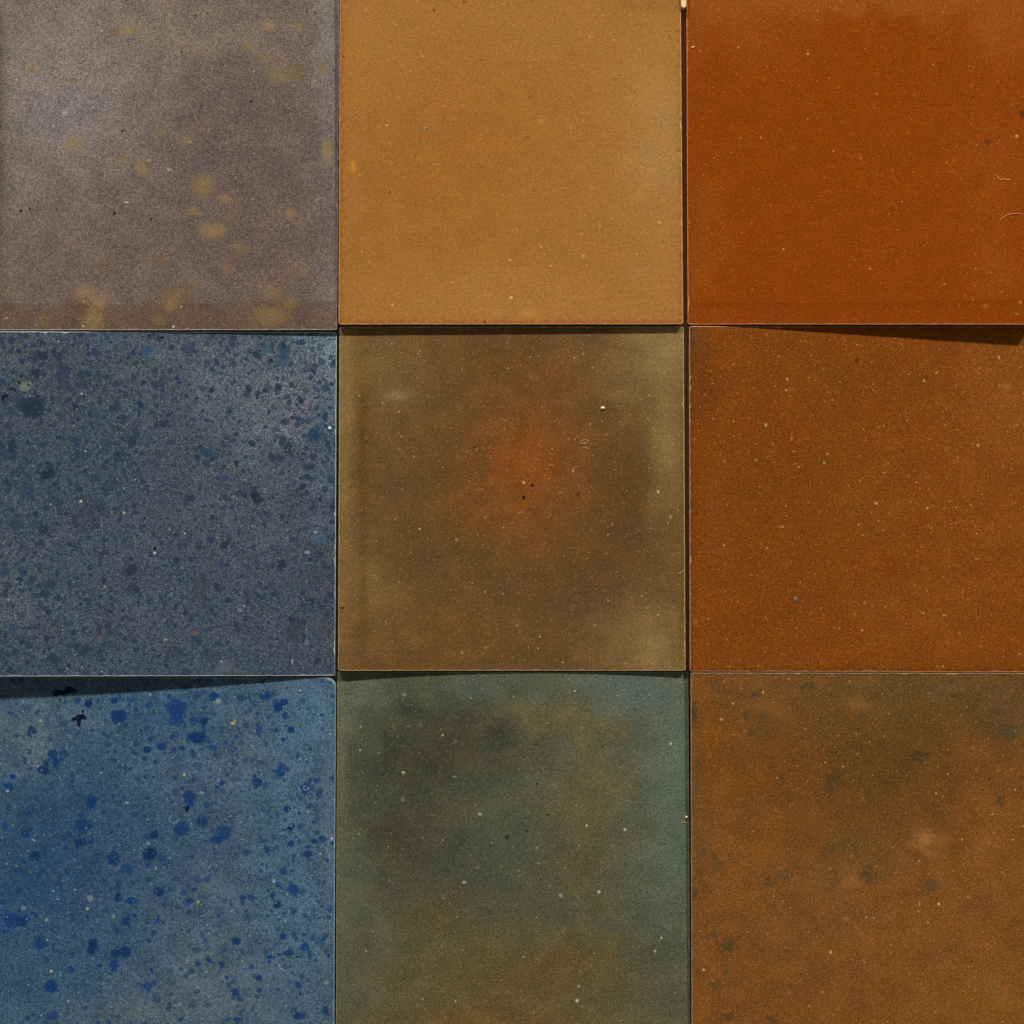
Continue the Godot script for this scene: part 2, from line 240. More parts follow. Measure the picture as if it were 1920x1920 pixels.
	t.soft = [[545, 1470, 80, 180, rgb(77, 103, 124), 0.8], [590, 1330, 50, 60, rgb(78, 110, 134), 0.8], [420, 1840, 170, 80, rgb(83, 98, 110), 0.8], [360, 1650, 80, 130, rgb(88, 104, 112), 0.5], [150, 1530, 190, 120, rgb(46, 73, 104), 0.8], [90, 1660, 150, 130, rgb(42, 70, 105), 0.9], [290, 1560, 120, 100, rgb(56, 80, 106), 0.7], [320, 1350, 110, 70, rgb(54, 86, 116), 0.75], [300, 1450, 120, 70, rgb(74, 96, 116), 0.6], [40, 1390, 60, 60, rgb(92, 107, 116), 0.7], [110, 1350, 60, 40, rgb(82, 103, 112), 0.6], [440, 1400, 60, 60, rgb(82, 100, 114), 0.6], [60, 1830, 120, 90, rgb(54, 82, 104), 0.85], [150, 1760, 120, 60, rgb(58, 84, 110), 0.6], [560, 1760, 70, 110, rgb(75, 103, 125), 0.8], [617, 1560, 10, 150, rgb(88, 104, 128), 0.6], [240, 1640, 70, 60, rgb(66, 86, 110), 0.5], [10, 1720, 26, 50, rgb(44, 74, 118), 0.7], [280, 1900, 120, 30, rgb(88, 98, 104), 0.6]]
	var cob := rgb(20, 50, 98)
	for s in [[222, 1344, 17, 13], [331, 1328, 19, 17], [330, 1349, 13, 14], [362, 1351, 7, 10], [383, 1353, 6, 9], [368, 1384, 19, 11], [398, 1402, 9, 6], [98, 1415, 9, 9], [103, 1430, 6, 11], [521, 1326, 9, 9], [532, 1317, 9, 7], [526, 1446, 9, 13], [482, 1468, 9, 10], [573, 1478, 9, 9], [592, 1464, 6, 5], [355, 1492, 12, 10], [354, 1506, 9, 12], [378, 1541, 12, 9], [418, 1562, 15, 15], [405, 1574, 12, 9], [280, 1602, 13, 13], [236, 1630, 12, 9], [297, 1673, 10, 10], [222, 1684, 8, 8], [550, 1668, 11, 10], [519, 1696, 8, 8], [237, 1728, 11, 8], [295, 1728, 6, 6], [234, 1786, 12, 11], [216, 1788, 9, 9], [173, 1776, 10, 16], [440, 1862, 9, 7], [538, 1517, 7, 6], [577, 1602, 8, 7], [590, 1578, 6, 5], [606, 1574, 6, 7], [545, 1582, 7, 6], [545, 1552, 6, 5], [165, 1320, 8, 7], [215, 1314, 10, 6], [302, 1400, 9, 8], [275, 1406, 8, 7], [400, 1306, 10, 8], [498, 1304, 10, 9], [545, 1369, 7, 6], [485, 1370, 6, 9], [58, 1370, 9, 7], [80, 1445, 12, 8], [170, 1505, 10, 12], [155, 1548, 16, 14], [45, 1565, 10, 7], [8, 1550, 7, 8], [65, 1605, 10, 10], [150, 1580, 12, 8], [287, 1566, 10, 7], [212, 1610, 12, 14], [355, 1690, 7, 5], [370, 1808, 6, 5], [415, 1808, 6, 6], [485, 1835, 7, 6], [442, 1912, 6, 5], [276, 1850, 12, 7], [95, 1850, 13, 13], [75, 1770, 12, 11], [212, 1812, 9, 10], [505, 1795, 6, 5], [572, 1775, 8, 7], [442, 1765, 9, 7], [530, 1757, 6, 6], [540, 1787, 11, 6], [456, 1685, 6, 6], [340, 1555, 14, 14], [20, 1725, 14, 16], [40, 1730, 10, 10], [245, 1690, 9, 7], [390, 1800, 5, 5], [100, 1905, 10, 8], [558, 1905, 8, 7], [610, 1895, 5, 8], [388, 1650, 6, 5], [15, 1475, 12, 6], [22, 1457, 6, 4]]:
		t.spots.append([s[0], s[1], s[2], s[3], cob, 0.92, 0.3])
	for s in [[112, 1299, 12, 5], [128, 1294, 9, 7], [104, 1302, 7, 4], [138, 1296, 7, 3], [146, 1346, 8, 6], [153, 1344, 7, 5], [147, 1356, 4, 8], [138, 1348, 5, 3], [350, 1517, 3, 6]]:
		t.spots.append([s[0], s[1], s[2], s[3], rgb(12, 18, 34), 0.95, 0.1])
	t.marks = [[408, 1315, 4.6, 5.4, rgb(134, 146, 142)], [168, 1685, 6, 6, rgb(124, 132, 130)], [163, 1705, 3, 2.6, rgb(186, 178, 140)], [43, 1704, 5.4, 5.4, rgb(98, 122, 130)], [345, 1453, 2.6, 2.6, rgb(206, 190, 150)], [436, 1357, 4, 2.6, rgb(210, 174, 106)], [440, 1352, 2, 2, rgb(210, 176, 110)], [75, 1352, 2.6, 2.4, rgb(166, 172, 160)], [13, 1484, 2.4, 2, rgb(190, 190, 170)], [166, 1284, 4, 3.4, rgb(120, 110, 84)], [95, 1822, 2.8, 3, rgb(186, 178, 140)], [371, 1692, 3, 2.8, rgb(164, 158, 130)], [237, 1506, 4, 2.4, rgb(150, 140, 150)], [513, 1653, 2.4, 3.4, rgb(160, 178, 186)], [86, 1726, 3.6, 2.8, rgb(126, 142, 148)], [378, 1487, 5, 2.4, rgb(134, 146, 152)], [622, 1573, 2.4, 2, rgb(214, 220, 224)], [600, 1602, 2.2, 2.2, rgb(150, 166, 172)], [562, 1295, 2.4, 2, rgb(170, 168, 140)], [277, 1582, 4.6, 4, rgb(118, 132, 142)], [127, 1878, 2.6, 2, rgb(164, 160, 140)], [212, 1719, 3, 3, rgb(130, 138, 140)], [523, 1811, 2.4, 2.4, rgb(158, 160, 136)]]
	t.rings = [[325, 1537, 8, 7], [573, 1478, 4, 4], [330, 1878, 9, 9], [612, 1843, 3, 3]]
	t.chip = [629.6, 1270.6, 10.0]
	t.dots = 4200
	t.dense = [[150, 1560, 260, 240], [360, 1360, 180, 120], [540, 1640, 100, 280]]
	t.dot_colors = [rgb(36, 64, 100), rgb(28, 58, 104), rgb(46, 72, 100), rgb(42, 64, 90), rgb(56, 80, 100)]
	t.dot_size = Vector2(0.9, 6.0)
	t.dot_share = 0.85
	t.grain = 0.14
	t.mottle = 0.15
	t.cloud = 0.1
	t.pits = 170
	t.speck_color = rgb(158, 168, 160)
	t.specks = 260
	t.stroke_color = rgb(128, 144, 150)
	t.strokes = 700

	t = tile("mottled grey green tile with olive patches, middle of the bottom row",
		[Vector2(631.4, 1259.4), Vector2(1291, 1259.4), Vector2(1294.6, 1934), Vector2(629.2, 1934)], [-7.5, -5, -2, -6], [4.1, 0, 0, 0], rgb(128, 124, 98), rgb(87, 89, 69))
	t.soft = [[770, 1430, 130, 120, rgb(62, 62, 48), 0.9], [900, 1390, 100, 60, rgb(66, 65, 50), 0.75], [690, 1500, 50, 90, rgb(74, 76, 60), 0.6], [860, 1640, 160, 70, rgb(70, 71, 58), 0.75], [750, 1580, 80, 60, rgb(67, 63, 48), 0.6], [1170, 1290, 110, 50, rgb(91, 102, 92), 0.9], [900, 1285, 60, 30, rgb(82, 92, 86), 0.5], [1250, 1560, 50, 160, rgb(88, 99, 86), 0.9], [1230, 1800, 60, 90, rgb(76, 86, 76), 0.8], [1260, 1380, 50, 100, rgb(94, 104, 92), 0.8], [660, 1320, 40, 60, rgb(96, 100, 84), 0.8], [640, 1420, 12, 200, rgb(104, 104, 80), 0.7], [655, 1640, 30, 90, rgb(88, 92, 76), 0.7], [680, 1840, 50, 90, rgb(82, 90, 80), 0.7],
		[1010, 1340, 60, 40, rgb(102, 90, 58), 0.6], [1090, 1370, 60, 50, rgb(103, 92, 58), 0.6], [1120, 1470, 70, 60, rgb(98, 90, 62), 0.6], [1080, 1530, 70, 50, rgb(98, 86, 55), 0.6], [1090, 1640, 60, 80, rgb(93, 82, 51), 0.6], [960, 1840, 280, 100, rgb(98, 80, 44), 0.8], [1050, 1800, 70, 40, rgb(102, 78, 42), 0.5], [900, 1910, 220, 24, rgb(106, 80, 40), 0.7], [820, 1720, 70, 40, rgb(88, 72, 44), 0.5], [960, 1560, 50, 70, rgb(76, 80, 64), 0.6], [1050, 1680, 60, 40, rgb(78, 80, 64), 0.5], [690, 1290, 60, 30, rgb(90, 96, 82), 0.7]]
	for s in [[750, 1327, 24, 14], [775, 1335, 22, 12], [930, 1378, 20, 22], [920, 1400, 26, 16], [697, 1445, 26, 22], [865, 1570, 16, 14], [845, 1608, 14, 24], [830, 1635, 22, 16], [850, 1330, 20, 10]]:
		t.spots.append([s[0], s[1], s[2], s[3], rgb(56, 60, 54), 0.45, 1.0])
	for s in [[745, 1570, 24, 26, rgb(78, 62, 44)], [880, 1410, 20, 30, rgb(84, 66, 44)], [950, 1445, 30, 12, rgb(84, 66, 44)], [760, 1640, 26, 20, rgb(80, 62, 44)], [1005, 1300, 24, 10, rgb(76, 92, 100)], [900, 1300, 24, 12, rgb(70, 84, 88)], [700, 1298, 18, 12, rgb(78, 90, 96)], [1165, 1405, 18, 16, rgb(74, 92, 98)], [1040, 1392, 18, 12, rgb(78, 92, 96)], [1110, 1290, 24, 12, rgb(76, 92, 100)], [1215, 1290, 18, 14, rgb(72, 86, 90)], [1170, 1370, 16, 26, rgb(110, 88, 58)], [1060, 1345, 20, 16, rgb(120, 96, 56)], [970, 1325, 24, 14, rgb(112, 92, 52)], [1062, 1400, 14, 12, rgb(74, 90, 92)], [1145, 1740, 14, 12, rgb(74, 78, 80)], [1128, 1500, 50, 8, rgb(112, 104, 70)]]:
		t.spots.append([s[0], s[1], s[2], s[3], s[4], 0.26, 1.0])
	t.marks = [[756, 1449, 3.6, 2.8, rgb(178, 178, 140)], [900, 1527, 3.4, 3, rgb(168, 172, 142)], [870, 1655, 4.4, 3, rgb(164, 156, 138)], [1052, 1680, 4, 4.4, rgb(146, 144, 136)], [1123, 1673, 3.2, 3, rgb(198, 194, 160)], [1172, 1556, 3, 2.8, rgb(180, 184, 158)], [1100, 1548, 2, 2, rgb(196, 200, 172)], [1082, 1877, 3.4, 3.4, rgb(206, 200, 160)], [1240, 1759, 2.2, 2, rgb(210, 208, 180)], [1228, 1784, 2.2, 2, rgb(196, 190, 150)], [1258, 1395, 1.8, 2.6, rgb(200, 206, 190)], [830, 1379, 2.4, 1.8, rgb(186, 190, 160)], [675, 1407, 1.8, 1.8, rgb(200, 204, 180)], [1085, 1850, 2.8, 2.8, rgb(150, 150, 120)], [854, 1878, 2, 2, rgb(176, 170, 140)], [1078, 1296, 2, 1.8, rgb(186, 188, 160)], [982, 1795, 1.4, 1.4, rgb(210, 206, 180)], [686, 1784, 1.6, 1.6, rgb(206, 200, 170)], [755, 1500, 4, 6, rgb(112, 108, 88)], [758, 1303, 5, 3.4, rgb(120, 128, 112)], [950, 1570, 4, 4, rgb(46, 44, 34)], [988, 1558, 2.4, 1.6, rgb(38, 34, 24)], [1005, 1396, 3, 1.2, rgb(40, 34, 20)], [1007, 1470, 1.8, 1.6, rgb(34, 34, 30)], [983, 1419, 1.8, 1.6, rgb(36, 36, 30)], [1130, 1401, 1.8, 1.8, rgb(44, 42, 34)], [1166, 1537, 1.8, 1.8, rgb(48, 44, 34)], [975, 1663, 1.8, 1.4, rgb(30, 30, 26)], [1028, 1528, 3, 1.6, rgb(50, 40, 20)], [852, 1457, 5, 2.4, rgb(120, 118, 92)], [854, 1390, 3.4, 3.4, rgb(104, 96, 74)], [788, 1360, 5, 5, rgb(92, 90, 74)]]
	t.speck_color = rgb(158, 156, 124)
	t.stroke_color = rgb(122, 118, 88)
	t.strokes = 1000
	t.grain = 0.12
	t.mottle = 0.08
	t.cloud = 0.08
	t.specks = 160
	t.pits = 160

	t = tile("caramel brown tile stained with dark olive spots in the lower right corner",
		[Vector2(1294.6, 1260.8), Vector2(1940, 1261.4), Vector2(1942, 1934), Vector2(1296.4, 1934)], [5, 0.4, 0, 4], [0, 0, 0, 0], rgb(150, 118, 84), rgb(121, 75, 33))
	t.soft = [[1750, 1300, 230, 44, rgb(98, 76, 46), 0.9], [1480, 1290, 110, 26, rgb(112, 78, 42), 0.7], [1650, 1440, 190, 100, rgb(93, 63, 28), 0.9], [1720, 1350, 120, 50, rgb(92, 66, 30), 0.6], [1880, 1340, 60, 60, rgb(90, 66, 38), 0.7], [1620, 1570, 110, 40, rgb(98, 70, 34), 0.7], [1336, 1390, 34, 60, rgb(124, 71, 22), 0.7], [1420, 1430, 90, 60, rgb(112, 68, 25), 0.6], [1500, 1340, 150, 50, rgb(102, 71, 34), 0.7], [1430, 1560, 100, 40, rgb(118, 72, 26), 0.5], [1312, 1300, 20, 24, rgb(126, 70, 24), 0.6], [1306, 1500, 8, 200, rgb(96, 74, 44), 0.6], [1320, 1590, 30, 60, rgb(106, 78, 44), 0.5], [1380, 1600, 60, 30, rgb(132, 82, 34), 0.5], [1870, 1560, 70, 90, rgb(130, 80, 32), 0.7], [1740, 1740, 190, 110, rgb(128, 79, 36), 0.7], [1500, 1730, 130, 80, rgb(116, 78, 36), 0.5], [1860, 1870, 90, 60, rgb(130, 84, 32), 0.7], [1560, 1640, 60, 30, rgb(110, 82, 44), 0.5], [1640, 1620, 50, 30, rgb(104, 80, 42), 0.5], [1310, 1890, 20, 40, rgb(128, 78, 26), 0.6], [1600, 1262, 320, 4, rgb(72, 56, 32), 0.6]]
	t.spots = [[1722, 1560, 17, 15, rgb(148, 100, 54), 0.75, 0.7], [1736, 1574, 16, 14, rgb(148, 100, 54), 0.7, 0.7], [1768, 1572, 19, 15, rgb(144, 92, 44), 0.75, 0.7], [1793, 1578, 16, 14, rgb(136, 84, 38), 0.55, 0.8], [1728, 1594, 20, 9, rgb(146, 99, 56), 0.7, 0.7], [1756, 1600, 16, 8, rgb(138, 90, 46), 0.45, 0.8], [1706, 1580, 9, 8, rgb(138, 90, 46), 0.5, 0.8], [1722, 1597, 9, 6, rgb(112, 66, 24), 0.6, 0.7], [1600, 1650, 20, 14, rgb(136, 88, 42), 0.5, 0.8], [1510, 1548, 30, 16, rgb(134, 84, 36), 0.5, 0.8], [1440, 1330, 40, 18, rgb(128, 88, 40), 0.5, 0.8], [1610, 1320, 26, 14, rgb(126, 88, 46), 0.5, 0.8]]
	for s in [[1559, 1470, 13, 15, 0.8], [1722, 1419, 14, 11, 0.7], [1890, 1372, 17, 14, 0.85], [1908, 1364, 10, 10, 0.7], [1870, 1332, 9, 8, 0.7], [1516, 1285, 11, 7, 0.7], [1415, 1302, 10, 5, 0.8], [1398, 1342, 6, 6, 0.7], [1432, 1342, 10, 7, 0.7], [1615, 1345, 12, 8, 0.6], [1306, 1478, 12, 14, 0.75], [1338, 1605, 6, 12, 0.7], [1346, 1622, 9, 14, 0.6], [1340, 1752, 12, 8, 0.6], [1364, 1772, 16, 13, 0.7], [1362, 1820, 5, 5, 0.7], [1342, 1848, 9, 10, 0.7], [1362, 1908, 16, 8, 0.75], [1382, 1904, 6, 6, 0.7], [1448, 1912, 12, 8, 0.7], [1556, 1590, 9, 8, 0.7], [1580, 1584, 16, 9, 0.6], [1625, 1640, 13, 13, 0.65], [1742, 1662, 15, 12, 0.6], [1470, 1640, 14, 14, 0.5], [1440, 1655, 12, 10, 0.45], [1625, 1485, 10, 8, 0.5], [1875, 1500, 8, 10, 0.5], [1465, 1465, 8, 8, 0.4], [1410, 1372, 10, 8, 0.5], [1300, 1335, 6, 24, 0.6], [1302, 1675, 6, 10, 0.7], [1318, 1595, 8, 6, 0.5], [1862, 1852, 7, 5, 0.5], [1790, 1305, 7, 6, 0.6], [1360, 1298, 10, 10, 0.4]]:
		t.spots.append([s[0], s[1], s[2], s[3], rgb(76, 64, 40), s[4] * 0.95, 0.56])
	t.marks = [[1374, 1319, 2.2, 2, rgb(210, 176, 126)], [1352, 1349, 3, 2.4, rgb(190, 150, 104)], [1430, 1298, 2, 2, rgb(206, 180, 130)], [1580, 1437, 2.2, 2, rgb(180, 140, 90)], [1755, 1488, 2.2, 2.2, rgb(190, 160, 110)], [1760, 1695, 2.2, 2.2, rgb(216, 206, 170)], [1319, 1818, 2.6, 2.6, rgb(206, 180, 126)], [1557, 1785, 2, 2.6, rgb(214, 190, 150)], [1624, 1720, 2.2, 2, rgb(176, 140, 92)], [1724, 1693, 1.6, 1.6, rgb(196, 160, 110)], [1903, 1481, 1.6, 1.6, rgb(206, 170, 120)], [1479, 1273, 2.4, 2, rgb(160, 130, 90)], [1542, 1860, 1.8, 1.6, rgb(190, 150, 100)], [1480, 1861, 1.6, 1.6, rgb(176, 140, 90)], [1855, 1461, 1.8, 2, rgb(50, 34, 18)], [1844, 1481, 1.6, 1.6, rgb(54, 36, 18)], [1568, 1410, 1.8, 2.4, rgb(60, 40, 20)], [1816, 1683, 5, 3, rgb(150, 104, 58)], [1587, 1723, 6, 4, rgb(146, 104, 62)]]
	t.speck_color = rgb(186, 142, 90)
	t.stroke_color = rgb(150, 108, 58)
	t.strokes = 900
	t.grain = 0.12
	t.mottle = 0.08
	t.cloud = 0.07
	t.specks = 300
	t.pits = 110


# ------------------------------------------------------------------ painting the glazes
func field(seed_at: int, freq: float, octaves: int) -> PackedByteArray:
	var n := FastNoiseLite.new()
	n.seed = seed_at
	n.noise_type = FastNoiseLite.TYPE_SIMPLEX_SMOOTH
	n.frequency = freq
	n.fractal_type = FastNoiseLite.FRACTAL_FBM if octaves > 1 else FastNoiseLite.FRACTAL_NONE
	n.fractal_octaves = octaves
	var im := n.get_image(TEX, TEX, false, false, true)
	im.convert(Image.FORMAT_L8)
	return im.get_data()


func origin(t: Dictionary) -> Vector2:
	return Vector2(minf(t.q[0].x, t.q[3].x) - 3.0, minf(t.q[0].y, t.q[1].y) - 3.0)


func paint(at: int) -> void:
	var t: Dictionary = tiles[at]
	var o := origin(t)
	var s := TEX / SPAN
	var rnd := RandomNumberGenerator.new()
	rnd.seed = 7001 + at * 97
	# 1. the large soft zones of the glaze
	var low := Image.create_empty(LOW, LOW, false, Image.FORMAT_RGBF)
	var wob := FastNoiseLite.new()
	wob.seed = 40 + at
	wob.frequency = 0.011
	wob.fractal_octaves = 4
	for y in LOW:
		for x in LOW:
			var px := o.x + (x + 0.5) * SPAN / LOW
			var py := o.y + (y + 0.5) * SPAN / LOW
			var wx: float = px + wob.get_noise_2d(px, py) * t.warp
			var wy: float = py + wob.get_noise_2d(px + 999.0, py) * t.warp
			if absf(px - o.x) < 40.0 or absf(px - o.x - 650.0) < 40.0: wx = px
			if absf(py - o.y) < 40.0 or absf(py - o.y - 650.0) < 40.0: wy = py
			var c: Vector3 = t.base
			for b in t.soft:
				var narrow: bool = minf(b[2], b[3]) <= 16.0
				var dx: float = ((px if narrow else wx) - b[0]) / b[2]
				var dy: float = ((py if narrow else wy) - b[1]) / b[3]
				var d := dx * dx + dy * dy
				if d < 5.0:
					c = c.lerp(b[4], b[5] * exp(-d * 0.9))
			low.set_pixel(x, y, Color(c.x, c.y, c.z))
	low.resize(TEX, TEX, Image.INTERPOLATE_CUBIC)
	var zone := low.get_data().to_float32_array()
	# 2. cloud, mottle and grain
	var cloud := field(100 + at, 0.012, 4)
	var mid := field(200 + at, 0.075, 3)
	var mid2 := field(300 + at, 0.16, 2)
	var fine := field(400 + at, 0.23, 2)
	var dust := field(500 + at, 0.5, 1)
	var out := PackedByteArray()
	out.resize(TEX * TEX * 3)
	var high := PackedByteArray()
	high.resize(TEX * TEX)
	var kc: float = t.cloud * 2.0 / 255.0
	var km: float = t.mottle * 2.0 / 255.0
	var kf: float = t.grain * 2.0 / 255.0
	km *= 2.0
	kf *= 2.2
	var kk: float = 1.0 - 127.0 * (kc + km)
	var rim_on: bool = t.rim.size() > 0
	for y in TEX:
		for x in TEX:
			var i := y * TEX + x
			var j := i * 3
			var f := fine[i]
			var g := dust[i]
			var m := (mid[i] + mid2[i]) * 0.5
			var n := (f * 0.7 + g * 0.3 - 127.0) / 127.0
			n *= 0.35 + 1.7 * absf(n)
			var v := kk + kc * cloud[i] + km * m + kf * 190.0 * n
			var warm := (cloud[i] - 127.0) * 0.012
			out[j] = clampi(int(zone[j] * v + warm), 0, 255)
			out[j + 1] = clampi(int(zone[j + 1] * v), 0, 255)
			out[j + 2] = clampi(int(zone[j + 2] * v - warm * 0.7), 0, 255)
			high[i] = clampi(int(70.0 + f * 0.2 + g * 0.16 + m * 0.12), 0, 255)
	# 3. darker burnt rims and the band where the glaze was dipped twice
	if rim_on:
		var w: float = t.rim[0]
		var rc: Vector3 = t.rim[1]
		for side in 4:
			var power: float = t.rim[3][side] * t.rim[2]
			if power <= 0.0: continue
			var a: Vector2 = t.q[side]
			var b: Vector2 = t.q[(side + 1) % 4]
			var along := b - a
			var steps := int(along.length() * s)
			var inward := Vector2(-along.y, along.x).normalized()
			var deep := int(w * 3.0 * s)
			for k in steps:
				var p := (a + along * (float(k) / steps) - o) * s
				for d in range(-6, deep):
					var q := p + inward * d
					var qx := int(q.x)
					var qy := int(q.y)
					if qx < 0 or qy < 0 or qx >= TEX or qy >= TEX: continue
					var i := qy * TEX + qx
					var far := maxf(0.0, d / s) / w + (mid[i] - 127.0) / 90.0
					mix_in(out, i, rc, power * clampf(1.1 - far * 0.6, 0.0, 1.0) * 0.6)
	if t.has("band"):
		for x in TEX:
			for y in range(int((t.band[0] - 4.0 - o.y) * s), TEX):
				var i := y * TEX + x
				var d: float = y / s + o.y - t.band[0] + (mid[i] - 127.0) * 0.02 - 3.0 * sin(x * 0.006)
				if d > 0.0:
					mix_in(out, i, t.band[1], t.band[2] * exp(-d / t.band[3]))
	# 4. countless small mineral dots
	for k in t.dots:
		var cx := rnd.randf() * TEX
		var cy := rnd.randf() * TEX
		var size: Vector2 = t.dot_size
		var r: float = size.x + (size.y - size.x) * pow(rnd.randf(), 3.0)
		var c: Vector3 = t.dot_colors[rnd.randi() % t.dot_colors.size()]
		if t.has("dense"):
			var gone := 1.0
			for z in t.dense:
				gone = minf(gone, Vector2((cx / s + o.x - z[0]) / z[2], (cy / s + o.y - z[1]) / z[3]).length())
			if rnd.randf() < clampf(gone - 0.5, 0.0, 0.75): continue
		blot(out, high, mid2, cx, cy, r * s * rnd.randf_range(0.8, 1.5), r * s, rnd.randf() * PI, c, t.dot_share * rnd.randf_range(0.5, 1.1), 0.28, 0)
	# 5. larger spots, one by one
	for b in t.spots:
		var c: Vector3 = b[4] * rnd.randf_range(0.85, 1.2)
		blot(out, high, mid, (b[0] - o.x) * s, (b[1] - o.y) * s, b[2] * s, b[3] * s, rnd.randf_range(-0.3, 0.3), c, b[5] * rnd.randf_range(0.72, 1.06), b[6], 0)
		if b[2] < 22.0 and b[5] > 0.6:   # a few smaller droplets beside it
			for n in rnd.randi_range(0, 3):
				var a := rnd.randf() * TAU
				var far: float = maxf(b[2], b[3]) * rnd.randf_range(0.8, 1.7)
				var r := rnd.randf_range(1.2, 3.6)
				blot(out, high, mid, (b[0] + cos(a) * far - o.x) * s, (b[1] + sin(a) * far - o.y) * s, r * s, r * s * rnd.randf_range(0.6, 1.2), a, c, b[5] * rnd.randf_range(0.4, 0.9), 0.5, 0)
	if t.has("rings"):
		for b in t.rings:
			var c := rgb(132, 148, 150)
			for k in 40:
				var a := k * TAU / 40.0 * (0.7 if k % 2 else 1.0)
				blot(out, high, mid2, (b[0] - o.x + cos(a) * b[2]) * s, (b[1] - o.y + sin(a) * b[3]) * s, 1.2, 1.2, 0.0, c, 0.35, 0.4, 3)
	# 6. strokes: tiny curled crystals in the glaze
	for k in t.strokes * 3:
		var p := Vector2(rnd.randf(), rnd.randf()) * TEX
		var a := rnd.randf_range(-0.9, 0.9)
		var turn := rnd.randf_range(-0.35, 0.35)
		var share := rnd.randf_range(0.12, 0.5)
		for n in rnd.randi_range(2, 7):
			blot(out, high, mid2, p.x, p.y, 0.55, 0.5, 0.0, t.stroke_color, share, 0.5, 2)
			p += Vector2(cos(a), sin(a))
			a += turn
	# 7. pale specks and dark pits
	for k in t.specks * 9:   # a fine frost of pale grains
		var r := 0.5 + 0.5 * rnd.randf()
		blot(out, high, mid2, rnd.randf() * TEX, rnd.randf() * TEX, r * s * rnd.randf_range(0.8, 1.8), r * s, rnd.randf() * PI, t.speck_color, rnd.randf_range(0.06, 0.34), 0.4, 6)
	for k in t.pits * 6:
		var r := 0.5 + 0.6 * rnd.randf()
		blot(out, high, mid2, rnd.randf() * TEX, rnd.randf() * TEX, r * s, r * s, 0.0, t.base * 0.6, rnd.randf_range(0.1, 0.5), 0.5, -6)
	for k in t.specks * 5:
		var r := 0.6 + 1.1 * pow(rnd.randf(), 5.0)
		blot(out, high, mid2, rnd.randf() * TEX, rnd.randf() * TEX, r * s, r * s, 0.0, t.speck_color * rnd.randf_range(0.9, 1.2), rnd.randf_range(0.15, 0.85), 0.25, 36)
	for k in t.pits:
		var r := 0.5 + 0.9 * pow(rnd.randf(), 3.0)
		blot(out, high, mid2, rnd.randf() * TEX, rnd.randf() * TEX, r * s, r * s, 0.0, t.base * 0.45, rnd.randf_range(0.4, 0.95), 0.3, -44)
	for b in t.marks:
		var c: Vector3 = b[4]
		blot(out, high, mid2, (b[0] - o.x) * s, (b[1] - o.y) * s, b[2] * s, b[3] * s, 0.0, c, 0.78 if c.x + c.y > 180.0 else 0.92, 0.25, 40 if c.x + c.y > 180.0 else -30)
	done[at] = [Image.create_from_data(TEX, TEX, false, Image.FORMAT_RGB8, out), Image.create_from_data(TEX, TEX, false, Image.FORMAT_L8, high)]


func mix_in(out: PackedByteArray, i: int, c: Vector3, share: float) -> void:
	var j := i * 3
	out[j] = int(lerpf(out[j], c.x, share))
	out[j + 1] = int(lerpf(out[j + 1], c.y, share))
	out[j + 2] = int(lerpf(out[j + 2], c.z, share))


func blot(out: PackedByteArray, high: PackedByteArray, ragged: PackedByteArray, cx: float, cy: float, rx: float, ry: float, turn: float, c: Vector3, share: float, soft: float, lift: int) -> void:
	# one spot with an uneven outline; the grain under it shows through
	var reach := maxf(rx, ry) * 1.7 + 1.0
	var ct := cos(turn)
	var sn := sin(turn)
	var w := (0.006 if soft > 0.55 else 0.0018) if rx > 4.0 else 0.002
	for y in range(maxi(0, int(cy - reach)), mini(TEX, int(cy + reach) + 1)):
		for x in range(maxi(0, int(cx - reach)), mini(TEX, int(cx + reach) + 1)):
			var i := y * TEX + x
			var dx := x + 0.5 - cx
			var dy := y + 0.5 - cy
			var d := Vector2((dx * ct + dy * sn) / (rx + 0.3), (dy * ct - dx * sn) / (ry + 0.3)).length() + (ragged[i] - 127.0) * w
			var k := clampf((1.0 + soft * 0.7 - d) / (0.12 + soft * 1.4), 0.0, 1.0)
			if k > 0.0:
				k = k * k * (3.0 - 2.0 * k)
				var j := i * 3
				var grainy := clampf((1.0 + (ragged[i] - 127.0) * 0.002) * k * share, 0.0, 1.0)
				out[j] = clampi(int(lerpf(out[j], c.x, grainy)), 0, 255)
				out[j + 1] = clampi(int(lerpf(out[j + 1], c.y, grainy)), 0, 255)
				out[j + 2] = clampi(int(lerpf(out[j + 2], c.z, grainy)), 0, 255)
				if lift: high[i] = clampi(high[i] + int(lift * k), 0, 255)


# ------------------------------------------------------------------ tile geometry
func surface_at(t: Dictionary, u: float, v: float) -> Vector3:
	var p: Vector2 = (t.q[0] as Vector2).lerp(t.q[1], u).lerp((t.q[3] as Vector2).lerp(t.q[2], u), v)
	var h: float = lerpf(lerpf(t.h[0], t.h[1], u), lerpf(t.h[3], t.h[2], u), v)
	var bu := 4.0 * u * (1.0 - u)
	var bv := 4.0 * v * (1.0 - v)
	h += t.bow[0] * bu * (1.0 - v) + t.bow[2] * bu * v + t.bow[1] * bv * u + t.bow[3] * bv * (1.0 - u)
	return Vector3(p.x, h, p.y)


